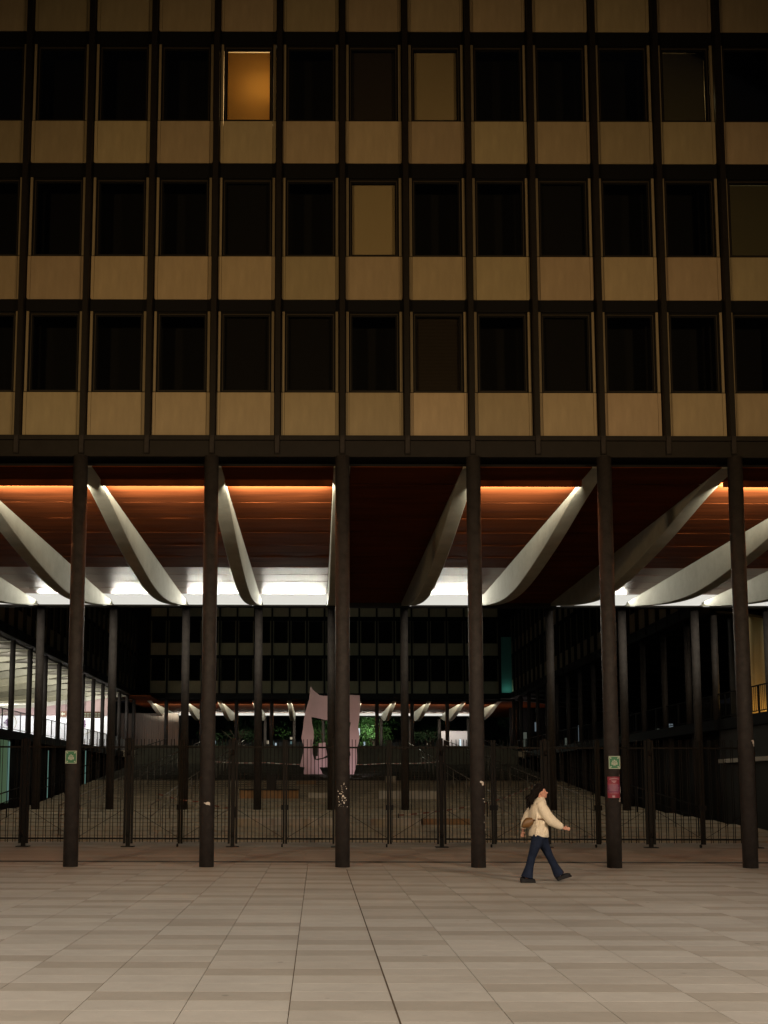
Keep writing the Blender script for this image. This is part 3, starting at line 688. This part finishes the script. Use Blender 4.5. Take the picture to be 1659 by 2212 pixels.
def curved(mb, x0, x1, z0, z1, r, mi=0, n=8):
    b = len(mb.v)
    for i in range(n+1):
        x = x0+(x1-x0)*i/n; y = -math.sqrt(max(r*r-x*x, 1e-5)); mb.v += [(x, y, z0), (x, y, z1)]
    for i in range(n): mb.face([b+2*i, b+2*i+2, b+2*i+3, b+2*i+1], mi, True)
sheet = MB(); rng = random.Random(9)
for j in range(8):
    z0 = -0.215+j*0.054; j_ = 0.004*rng.random()
    curved(sheet, -0.13+0.006*rng.random(), 0.112+0.006*rng.random(), z0, z0+0.054, 0.1535, 1 if 2 <= j <= 4 else 0)
put('sheet', sheet.mesh('sheet', mat('poster_red', (0.20, 0.018, 0.035), 0.6, var=0.3, vscale=14), mat('poster_purple', (0.16, 0.028, 0.075), 0.6, var=0.35, vscale=14)), po)
pr = MB()
for i in range(9):                                  # arched headline strokes
    a = -0.095+i*0.022; curved(pr, a, a+0.015, 0.168-0.6*abs(a+0.005)**1.6, 0.192-0.6*abs(a+0.005)**1.6, 0.1550, 0, 2)
for x0, x1, z in ((-0.065,0.04,0.125),(-0.05,0.03,0.108),(-0.03,0.012,0.094)): curved(pr, x0, x1, z, z+0.012, 0.155, 0, 4)
for k in range(9):
    z = 0.062-k*0.0165; curved(pr, -0.115+0.02*rng.random(), 0.06+0.04*rng.random(), z, z+0.005, 0.155, 0, 5)
curved(pr, -0.05, 0.0, -0.205, -0.165, 0.155, 0, 3); curved(pr, -0.115, 0.09, -0.118, -0.113, 0.155, 0, 5)
put('print', pr.mesh('print', mat('poster_print', (0.34, 0.20, 0.23), 0.7)), po)
def torn(label, X, z, blobs, r=0.1545, m=PAPER):
    t = thing('torn_paper', label, 'paper scrap', (X, D0-0.15, z), 0, 'paper remains on the columns')
    rng = random.Random(int(X*10+z*100))
    for cx, cz, w, h in blobs:
        mb = MB(); b = len(mb.v); nn = 11
        mb.v.append((cx, -math.sqrt(max(r*r-cx*cx, 1e-5)), cz))
        for i in range(nn):
            a = 2*math.pi*i/nn; q = 0.65+0.5*rng.random(); x = cx+w*q*math.cos(a); x = max(-0.15, min(0.15, x))
            mb.v.append((x, -math.sqrt(max(r*r-x*x, 1e-5)), cz+h*q*math.sin(a)))
        for i in range(nn): mb.face([b, b+1+i, b+1+(i+1) % nn])
        put('scrap', mb.mesh('scrap', m), t)
torn('pale torn paper scrap on the second column from the left', -2.766, 1.28, [(0.03, 0, 0.05, 0.035), (-0.03, 0.01, 0.035, 0.012), (0.055, -0.015, 0.02, 0.025)])
torn('white torn scrap at shoulder height on the fourth column', 2.766, 1.71, [(0.06, 0.02, 0.05, 0.022), (0.09, -0.02, 0.03, 0.035), (0.10, -0.32, 0.02, 0.012), (0.12, -0.38, 0.012, 0.02), (0.13, -0.65, 0.01, 0.015), (0.11, -0.8, 0.012, 0.015), (0.135, -0.95, 0.008, 0.02)])
torn('many small paper flecks left from bills on the middle column', 0.0, 1.40, [(-0.10+0.2*random.random(), -0.2+0.5*random.random(), 0.004+0.010*random.random(), 0.005+0.012*random.random()) for _ in range(34)] + [(0.01, 0.04, 0.022, 0.028), (0.05, 0.0, 0.02, 0.014), (0.03, -0.10, 0.02, 0.02)])
torn('white paper remains at the right edge of the poster on the fifth column', 5.533, 1.55, [(0.135, 0.02, 0.014, 0.085), (0.11, -0.16, 0.014, 0.014), (0.13, -0.14, 0.01, 0.02), (0.10, -0.20, 0.016, 0.01), (0.13, -0.20, 0.012, 0.01), (0.12, 0.32, 0.008, 0.012)])
torn('bluish white scrap high on the rightmost column', 8.30, 2.55, [(0.11, 0.0, 0.03, 0.05), (0.08, 0.03, 0.03, 0.015), (0.12, -0.06, 0.02, 0.03)])

# ------------------------------------------------------------------ the walking woman
def loft(mb, rings, n=16, mi=0):
    """rings: (centre, axis a half-vector, axis b half-vector)"""
    b = len(mb.v)
    for c, a, d in rings:
        c = Vector(c); a = Vector(a); d = Vector(d)
        for i in range(n):
            t = 2*math.pi*i/n; mb.v.append(tuple(c + a*math.cos(t) + d*math.sin(t)))
    for k in range(len(rings)-1):
        for i in range(n):
            j = (i+1) % n; mb.face([b+k*n+i, b+k*n+j, b+(k+1)*n+j, b+(k+1)*n+i], mi, True)
    mb.face([b+i for i in range(n)][::-1], mi, True); e = b+(len(rings)-1)*n; mb.face([e+i for i in range(n)], mi, True)
def limb(mb, pts, ry=1.0, n=14, mi=0):
    """pts: (x,y,z,r) chain -> tube with radii; ry scales thickness across Y"""
    rings = []
    for i, (x, y, z, r) in enumerate(pts):
        p = Vector((x, y, z)); q0 = Vector(pts[max(i-1, 0)][:3]); q1 = Vector(pts[min(i+1, len(pts)-1)][:3])
        d = (q1-q0).normalized(); yv = Vector((0, 1, 0)); yv = (yv - d*yv.dot(d)).normalized(); s = d.cross(yv)
        rings.append((p, s*r, yv*r*ry))
    loft(mb, rings, n, mi)
def ball(mb, c, rx, ry, rz, n=12, tilt=0.0, mi=0):
    rings = []; k = 8
    for i in range(k+1):
        a = -math.pi/2 + math.pi*i/k; cz = math.sin(a)*rz; w = max(math.cos(a), 0.03)
        off = Vector((-math.sin(tilt)*cz, 0, math.cos(tilt)*cz))
        rings.append((Vector(c)+off, Vector((math.cos(tilt)*rx*w, 0, math.sin(tilt)*rx*w)), Vector((0, ry*w, 0))))
    loft(mb, rings, n, mi)
def fused(mb, name, m, voxel=0.012, smooth=3):
    me = mb.mesh(name, m); o = bpy.data.objects.new(name, me); COL.objects.link(o)
    md = o.modifiers.new('r', 'REMESH'); md.mode = 'VOXEL'; md.voxel_size = voxel; md.use_smooth_shade = True
    sm = o.modifiers.new('s', 'SMOOTH'); sm.iterations = smooth; sm.factor = 0.5
    dg = bpy.context.evaluated_depsgraph_get(); me2 = bpy.data.meshes.new_from_object(o.evaluated_get(dg))
    bpy.data.objects.remove(o); me2.name = name; me2.materials.clear(); me2.materials.append(m)
    for p in me2.polygons: p.use_smooth = True
    return me2
PX, PY = 3.31, 17.08
wom = thing('person', 'woman with long dark hair striding right in cream sweater and flared blue jeans', 'person', (PX, PY, 0))
SKIN = mat('skin', (0.50, 0.25, 0.17), 0.55)
sk = MB()
NY, FY = -0.09, 0.09        # near and far hip
ball(sk, (0.045, 0, 1.545), 0.085, 0.072, 0.115, tilt=-0.18)              # skull
ball(sk, (0.085, 0, 1.505), 0.060, 0.055, 0.075, tilt=0.25)               # jaw
limb(sk, [(0.150,0,1.545,0.010),(0.163,0,1.528,0.015),(0.150,0,1.515,0.010)])   # nose
ball(sk, (0.133, 0, 1.485), 0.020, 0.022, 0.010)                          # lips
ball(sk, (0.125, 0, 1.455), 0.022, 0.022, 0.018)                          # chin
ball(sk, (0.125, -0.028, 1.548), 0.016, 0.012, 0.010); ball(sk, (0.125, 0.028, 1.548), 0.016, 0.012, 0.010)
ball(sk, (0.038, -0.074, 1.520), 0.016, 0.010, 0.028); ball(sk, (0.038, 0.074, 1.520), 0.016, 0.010, 0.028)   # ears
limb(sk, [(0.040,0,1.52,0.055),(0.030,0,1.42,0.052),(0.005,0,1.35,0.075)])            # neck
limb(sk, [(0.0,0,1.38,0.07),(-0.005,0,1.28,0.10),(-0.01,0,1.10,0.095),(-0.01,0,0.98,0.10),(0,0,0.86,0.11)], ry=1.35)
limb(sk, [(0.0,-0.16,1.32,0.05),(0.10,-0.20,1.10,0.042),(0.22,-0.20,1.00,0.036),(0.355,-0.18,0.935,0.024),(0.385,-0.18,0.927,0.022)])     # near arm
limb(sk, [(0.0,0.16,1.32,0.05),(-0.12,0.21,1.12,0.042),(-0.19,0.20,0.98,0.034),(-0.235,0.19,0.89,0.024),(-0.24,0.19,0.865,0.022)])       # far arm
# near hand: palm, four fingers, thumb
ball(sk, (0.405, -0.18, 0.925), 0.040, 0.016, 0.030)
for k, (dz, ln) in enumerate(((0.018, 0.066), (0.006, 0.075), (-0.007, 0.070), (-0.019, 0.056))):
    limb(sk, [(0.425,-0.18,0.925+dz,0.0105),(0.425+ln*0.5,-0.183,0.922+dz*1.3,0.0095),(0.425+ln,-0.180,0.912+dz*1.5,0.0075)], n=8)
limb(sk, [(0.395,-0.19,0.945,0.012),(0.420,-0.205,0.965,0.010),(0.445,-0.21,0.972,0.008)], n=8)
ball(sk, (-0.245, 0.19, 0.835), 0.020, 0.018, 0.040)
for k, dx in enumerate((-0.020, -0.007, 0.006, 0.018)):
    limb(sk, [(-0.245+dx,0.19,0.815,0.0105),(-0.248+dx*1.2,0.185,0.785,0.0095),(-0.243+dx*1.2,0.178,0.758-0.004*abs(k-1.5),0.0075)], n=8)
limb(sk, [(-0.228,0.178,0.85,0.012),(-0.210,0.165,0.83,0.010),(-0.205,0.16,0.805,0.008)], n=8)
# legs and feet
RL = [(-0.03,NY,0.86,0.085),(-0.075,NY,0.68,0.075),(-0.155,NY,0.42,0.052),(-0.200,NY,0.25,0.045),(-0.240,NY,0.10,0.036),(-0.245,NY,0.07,0.036)]
FL = [(0.04,FY,0.86,0.085),(0.105,FY,0.68,0.075),(0.205,FY,0.42,0.052),(0.29,FY,0.25,0.045),(0.355,FY,0.13,0.036),(0.365,FY,0.09,0.036)]
limb(sk, RL); limb(sk, FL)
ball(sk, (-0.20, NY, 0.045), 0.10, 0.036, 0.032); ball(sk, (0.41, FY, 0.075), 0.10, 0.036, 0.030, tilt=0.3)
put('body', fused(sk, 'body', SKIN, 0.009, 2), wom)
sw = MB(); SWM = mat('cream_knit', (0.76, 0.66, 0.50), 0.9, var=0.10, vscale=60, bump=0.6, bscale=120)
loft(sw, [((0.035,0,1.455),(0.062,0,0.01),(0,0.066,0)), ((0.02,0,1.42),(0.085,0,0.02),(0,0.115,0)), ((0.005,0,1.36),(0.125,0,0.02),(0,0.185,0)),
          ((-0.005,0,1.27),(0.145,0,0),(0,0.205,0)), ((-0.01,0,1.15),(0.155,0,0),(0,0.20,0)), ((-0.005,0,1.04),(0.155,0,0),(0,0.19,0)), ((0.0,0,0.94),(0.160,0,0),(0,0.195,0)),
          ((-0.005,0,0.84),(0.168,0,0.0),(0,0.20,0)), ((-0.005,0,0.775),(0.170,0,-0.012),(0,0.20,0))], 28)
limb(sw, [(0.0,-0.14,1.36,0.075),(0.035,-0.19,1.26,0.092),(0.10,-0.215,1.14,0.094),(0.175,-0.215,1.05,0.094),(0.26,-0.20,1.00,0.080),(0.335,-0.185,0.955,0.060),(0.365,-0.18,0.940,0.042)], ry=0.85)
limb(sw, [(0.0,0.14,1.36,0.075),(-0.05,0.19,1.26,0.085),(-0.13,0.215,1.13,0.085),(-0.19,0.205,1.02,0.075),(-0.225,0.195,0.93,0.055),(-0.235,0.19,0.90,0.040)], ry=0.85)
# soft folds
for fx, fz, L_ in ((-0.03, 1.05, 0.30), (0.03, 1.02, 0.32), (-0.09, 1.08, 0.25), (0.08, 0.86, 0.14), (-0.02, 0.86, 0.16), (-0.10, 0.86, 0.14)):
    limb(sw, [(fx, -0.185, fz-L_*0.5, 0.012), (fx+0.01, -0.197, fz, 0.020), (fx+0.02, -0.185, fz+L_*0.45, 0.010)], n=8)
put('sweater', fused(sw, 'sweater', SWM, 0.011, 3), wom)
jn = MB(); JM = mat('blue_denim', (0.013, 0.019, 0.038), 0.9, spec=0.1, var=0.3, vscale=9, bump=0.3, bscale=150)
limb(jn, [(0.0,0,0.90,0.14),(0.0,0,0.82,0.150),(0.0,0,0.76,0.150)], ry=1.05)
limb(jn, [(-0.025,NY,0.80,0.115),(-0.055,NY,0.70,0.105),(-0.100,NY,0.58,0.085),(-0.155,NY,0.42,0.068),(-0.190,NY,0.28,0.070),(-0.222,NY,0.16,0.090),(-0.240,NY,0.085,0.106)])
limb(jn, [(0.045,FY,0.80,0.115),(0.080,FY,0.70,0.105),(0.130,FY,0.58,0.085),(0.205,FY,0.42,0.066),(0.275,FY,0.28,0.068),(0.330,FY,0.17,0.088),(0.362,FY,0.115,0.098)])
put('jeans', fused(jn, 'jeans', JM, 0.011, 3), wom)
sh = MB(); SHM = mat('black_shoe', (0.007, 0.007, 0.008), 0.6, spec=0.2)
ball(sh, (-0.225, NY, 0.045), 0.135, 0.048, 0.040); ball(sh, (-0.31, NY, 0.055), 0.055, 0.042, 0.050); sh.box(-0.355, -0.095, NY-0.045, NY+0.045, 0.001, 0.028)
sh2 = MB(); th_ = 0.30
def rot(x, z): return (0.325 + x*math.cos(th_) - z*math.sin(th_), FY, 0.02 + x*math.sin(th_) + z*math.cos(th_))
ball(sh2, rot(0.12, 0.045), 0.135, 0.048, 0.040, tilt=th_); ball(sh2, rot(0.03, 0.055), 0.055, 0.042, 0.050, tilt=th_)
c_ = rot(0.125, 0.010); sh2.obox(c_, (0.13*math.cos(th_), 0, 0.13*math.sin(th_)), (0, 0.045, 0), (-0.013*math.sin(th_), 0, 0.013*math.cos(th_)))
for mm_ in (sh, sh2): put('shoe', fused(mm_, 'shoe', SHM, 0.008, 2), wom)
hr = MB(); HM = mat('dark_hair', (0.006, 0.004, 0.003), 0.8, spec=0.1, var=0.3, vscale=30)
ball(hr, (0.008, 0, 1.585), 0.098, 0.086, 0.100, tilt=-0.2); ball(hr, (0.042, 0, 1.632), 0.090, 0.078, 0.050, tilt=-0.35)
ball(hr, (-0.045, 0, 1.53), 0.075, 0.078, 0.10, tilt=-0.1)
rng = random.Random(4)
for k in range(46):
    y0 = -0.07+0.14*rng.random(); dx = rng.uniform(-0.075, 0.045); dz = rng.uniform(-0.11, 0.08); wv = rng.uniform(-0.025, 0.025)
    limb(hr, [(-0.02, y0, 1.64-0.12*rng.random(), 0.016), (-0.085+dx*0.3, y0*1.1, 1.56, 0.015), (-0.105+dx*0.5+wv, y0*1.2, 1.49+dz*0.2, 0.012), (-0.120+dx*0.8-wv, y0*1.3, 1.42+dz*0.5, 0.010), (-0.140+dx, y0*1.4, 1.34+dz, 0.006)], n=6)
put('hair', fused(hr, 'hair', HM, 0.006, 0), wom)
bag = thing('shoulder_bag', 'brown leather bag slung on the walking woman behind her hip', 'bag', (PX-0.22, PY-0.10, 1.02))
BM = mat('brown_leather', (0.13, 0.062, 0.015), 0.5, var=0.2, vscale=8)
bb = MB(); loft(bb, [((-0.09,0,-0.03),(0.015,0,0.05),(0,0.035,0)), ((-0.05,0,-0.01),(0.02,0,0.085),(0,0.055,0)), ((0.03,0,0.0),(0.01,0,0.09),(0,0.055,0)), ((0.10,0,0.02),(0,0,0.055),(0,0.04,0)), ((0.13,0,0.03),(0,0,0.03),(0,0.02,0))], 16)
put('pouch', fused(bb, 'pouch', BM, 0.010, 3), bag)
st = MB(); limb(st, [(0.10,-0.03,0.03,0.014),(0.16,-0.10,0.065,0.014),(0.24,-0.125,0.06,0.014),(0.31,-0.12,0.02,0.014),(0.37,-0.06,-0.03,0.014),(0.385,0.04,-0.04,0.014)], ry=0.5, n=8)
put('strap', st.mesh('strap', BM), bag)

# ------------------------------------------------------------------ hall signs at the left, lit doors
def text_obj(name, body, size, m, parent, loc, rz=0, extr=0.01):
    c = bpy.data.curves.new(name, 'FONT'); c.body = body; c.size = size; c.extrude = extr; c.align_x = 'CENTER'; c.align_y = 'CENTER'; c.materials.append(m)
    tmp = bpy.data.objects.new(name, c); COL.objects.link(tmp)
    dg = bpy.context.evaluated_depsgraph_get(); me = bpy.data.meshes.new_from_object(tmp.evaluated_get(dg)); bpy.data.objects.remove(tmp)
    o = put(name, me, parent, loc); o.rotation_euler = (R(90), 0, rz); return o
def from_px(px, py, X):
    """world point on the plane X = const seen at photo pixel (1659 scale)"""
    th = math.atan(203/2120); c, s = math.cos(th), math.sin(th)
    a = (px-687)/2120; t = (1497-py)/2120; k = (X-CAMX)/a; return (X, k*(c-t*s), EYE+k*(s+t*c))
for (px, py, lab) in ((12, 1562, 'round white wall sign with the number 4 at the left picture edge'), (180, 1565, 'round white wall sign with the number 4 right of the first column')):
    xw = CAMX + (px-687)/2120*74.0; p = (xw, 74.05, from_px(px, py, xw)[2])
    t = thing('number_sign', lab, 'sign', p)
    t.scale = (0.85, 1, 0.85)
    ring = MB(); n_ = 24
    for i in range(n_):
        a0, a1 = 2*math.pi*i/n_, 2*math.pi*(i+1)/n_
        ring.prism([(0.86*math.cos(a0), 0.86*math.sin(a0)), (0.92*math.cos(a0), 0.92*math.sin(a0)), (0.92*math.cos(a1), 0.92*math.sin(a1)), (0.86*math.cos(a1), 0.86*math.sin(a1))], -0.02, 0.0)
    put('ring', ring.mesh('ring', mat('sign_olive', (0.35, 0.34, 0.2), 0.7)), t)
    text_obj('numeral', '4', 1.0, mat('sign_purple', (0.12, 0.06, 0.13), 0.7), t, (0, -0.01, 0))
BRS = mat('sign_brown', (0.12, 0.055, 0.025), 0.6)
for px0, px1, py, Xs, lab, arrow in ((128, 142, 1541, -20, 'small brown direction sign with a left arrow hanging in the left hall', True), (180, 224, 1542, -16.6, 'long brown hanging direction sign with two lines of print in the left hall', False)):
    p0 = from_px(px0, py-4, Xs); Yd = p0[1]
    x1_ = CAMX + (px1-687)/2120*Yd
    t = thing('direction_sign', lab, 'sign', (p0[0], Yd, p0[2]))
    w = x1_-p0[0]
    put('board', MB().box(0, w, 0, 0.06, -0.45, 0.0).mesh('board', BRS), t)
    pr = MB()
    if arrow: pr.prism([(w*0.25,-0.22),(w*0.5,-0.08),(w*0.5,-0.18),(w*0.8,-0.18),(w*0.8,-0.26),(w*0.5,-0.26),(w*0.5,-0.36)], -0.01, 0.0)
    else:
        for a in range(7):
            for z in (-0.16, -0.32): pr.box(w*(0.05+a*0.13), w*(0.05+a*0.13)+w*0.09, -0.01, 0.0, z-0.04, z+0.04)
    put('print', pr.mesh('print', WHITE), t)
    for hx in (0.1*w, 0.9*w): put('hanger', MB().box(hx-0.015, hx+0.015, 0.02, 0.04, 0.0, BZ-p0[2]).mesh('hanger', BLACK), t)
# lit glass door under the left hall
gd = thing('glass_door', 'green glowing glass door under the left hall at the picture edge', 'door', (-14.95, 42.0, 0.6))
put('pane', MB().box(-0.05, 0.0, 0, 4.0, 0.25, 3.15).mesh('pane', emat('green_glass', (0.30, 0.50, 0.27), 0.17)), gd)
put('frame', MB().box(-0.06, 0.04, 4.0, 4.12, 0.2, 3.2).box(-0.06, 0.04, -0.1, 0.0, 0.2, 3.2).box(-0.06, 0.04, -0.1, 4.12, 3.15, 3.25).mesh('frame', BLACK), gd)
put('lit_edge', MB().box(0.0, 0.03, 3.72, 3.98, 0.3, 3.1).mesh('lit_edge', emat('green_edge', (0.42, 0.80, 0.68), 0.22)), gd)
for k, (px, y0, y1, X) in enumerate(((183, 1617, 1695, -14.85), (101, 1622, 1725, -14.85))):
    a = from_px(px, y1, X); b = from_px(px, y0, X)
    t = thing('light_tube', ['thin vertical teal light tube beside the first column', 'thin vertical teal light tube left of the first column'][k], 'light', (X, a[1], a[2]))
    put('tube', MB().box(0, 0.04, 0, 0.05, 0, b[2]-a[2]).mesh('tube', emat('green_edge', (0.42, 0.80, 0.68), 0.22)), t)

# ------------------------------------------------------------------ beyond the far building
def leafy(name, label, loc, h, w, m, nleaf=2600, seed=1, leaf=0.16):
    t = thing(name, label, 'tree', loc); rng = random.Random(seed)
    tr = MB(); tr.tube((0,0,0), (0.1,0,h*0.45), 0.22, 0.13, 10)
    for k in range(6):
        a = k*1.05+seed; tr.tube((0.08,0,h*(0.3+0.03*k)), (w*0.35*math.cos(a), w*0.35*math.sin(a), h*(0.6+0.05*k)), 0.08, 0.03, 6)
    put('trunk', tr.mesh('trunk', mat('bark', (0.06, 0.045, 0.03), 0.9)), t)
    cl = [(Vector((rng.gauss(0, w*0.26), rng.gauss(0, w*0.26), h*0.66+rng.gauss(0, h*0.17))), rng.uniform(0.5, 1.2)) for _ in range(26)]
    lf = MB()
    for _ in range(nleaf):
        c, r = rng.choice(cl); p = c + Vector((rng.gauss(0,1), rng.gauss(0,1), rng.gauss(0,1))).normalized()*r*rng.random()**0.4
        d = Vector((rng.gauss(0,1), rng.gauss(0,1), rng.gauss(0,1))).normalized(); e = d.orthogonal().normalized()*leaf*0.5; f = d.cross(e)*1.3
        b = len(lf.v); lf.v += [tuple(p-e), tuple(p+f*0.6), tuple(p+e), tuple(p-f*0.6)]; lf.face([b, b+1, b+2, b+3])
    put('crown', lf.mesh('crown', m), t)
LEAF = mat('leaf', (0.055, 0.13, 0.03), 0.6); LEAFD = mat('leaf_dark', (0.03, 0.07, 0.025), 0.6)
leafy('tree', 'bright green lamp-lit tree right of the pink sculpture', (5.6, 108, 4.2), 6.0, 4.4, LEAF, 5200, 1)
leafy('tree', 'green tree seen through the opening of the pink sculpture', (0.4, 110, 4.2), 6.0, 5.2, LEAF, 4200, 2)
leafy('tree', 'dark tree beyond the far building, left of the sculpture', (-9.5, 112, 4.2), 7.0, 7, LEAFD, 3200, 3)
leafy('tree', 'dark tree behind the pale screen', (12.5, 114, 4.2), 7.0, 7, LEAFD, 3200, 4)
leafy('tree', 'dark tree beyond the far right corner', (22.5, 112, 4.2), 7.0, 7, LEAFD, 3200, 5)
def pt(loc, e, c, s=0.15):
    l = bpy.data.lights.new('lamp_light', 'POINT'); l.energy = e; l.color = c; l.shadow_soft_size = s
    o = bpy.data.objects.new('lamp_light', l); COL.objects.link(o); o.location = loc
def yard_lamp(label, loc, h, e, c):
    t = thing('street_lamp', label, 'lamp', loc, 0, 'lamps beyond the far building')
    put('pole', MB().tube((0,0,0), (0,0,h), 0.05, 0.035, 8).mesh('pole', DARK), t)
    put('globe', MB().tube((0,0,h), (0,0,h+0.75), 0.11, 0.11, 10).mesh('globe', emat('globe_glow', (0.80, 0.95, 1.0), 0.9)), t)
    pt((loc[0]+0.3, loc[1]-0.6, loc[2]+h+0.4), e, c)
yard_lamp('glowing lantern against the bright green tree', (3.85, 104.5, 4.2), 2.9, 420, (0.85, 1.0, 0.80))
yard_lamp('glowing lantern left of the pink sculpture', (-1.9, 104.0, 4.2), 1.3, 30, (0.8, 0.95, 1.0))
yard_lamp('dim lantern below the pale screen', (12.6, 90.5, 4.28), 1.0, 25, (0.7, 0.9, 1.0))
pt((1.0, 105, 6.2), 45, (0.8, 1.0, 0.6))
scr = thing('screen', 'large blank pale lilac screen standing under the far building', 'screen', (11.2, 93.0, 4.28))
put('sheet', MB().box(0, 2.45, 0, 0.08, 0.65, 2.65).mesh('sheet', mat('screen_white', (0.62, 0.58, 0.62), 0.7)), scr)
for x in (0.1, 2.3): put('leg', MB().box(x, x+0.08, 0.1, 0.2, 0, 2.6).mesh('leg', DARK), scr)
area_light('screen_lamp', (12.4, 91.0, 8.2), (0, 0.5, -1), 1.6, 0.2, 5, (1.0, 0.95, 1.0))
# distant block with a few lit windows
db = thing('distant_block', 'distant low dark block with scattered tiny lit windows behind the trees', 'building', (0, 135, 4.2))
put('wall', MB().box(-45, 60, 0, 8, 0, 9).mesh('wall', mat('distant_wall', (0.03, 0.035, 0.04), 0.8)), db)
rng = random.Random(21); GW = [emat('far_window_a', (0.7, 0.9, 1.0), 0.5), emat('far_window_b', (1.0, 0.85, 0.6), 0.35), emat('far_window_c', (0.5, 0.8, 0.8), 0.15)]
for k in range(46):
    x = rng.uniform(-16, 42); z = rng.uniform(0.6, 4.2)
    w = rng.uniform(0.06, 0.35); h = rng.uniform(0.12, 0.6)
    put('window', MB().box(x, x+w, -0.05, 0.0, z, z+h).mesh('window', rng.choice(GW)), db)
# rooms glimpsed under the right wing
rf = thing('far_arcade', 'row of dimly lit rooms seen through the columns under the right wing', 'arcade', (17, 84, 4.2))
rng = random.Random(8)
for k in range(15):
    x = k*1.25 + rng.uniform(-0.2, 0.2); w = rng.uniform(0.15, 0.5); z0 = rng.uniform(0.7, 2.2)
    put('lit_pane', MB().box(x, x+w, 0, 0.05, z0, z0+rng.uniform(0.6, 1.5)).mesh('lit_pane', emat('arcade_glow_%d' % (k % 3), [(0.55, 0.62, 0.5), (0.6, 0.75, 0.85), (0.9, 0.9, 0.8)][k % 3], [0.10, 0.14, 0.35][k % 3])), rf)
    put('pier', MB().box(x+0.7, x+1.0, -0.1, 0.2, 0, 4.2).mesh('pier', BLACK), rf)
put('back', MB().box(-1, 20, 0.3, 0.5, 0, 4.3).mesh('back', INSIDE), rf)
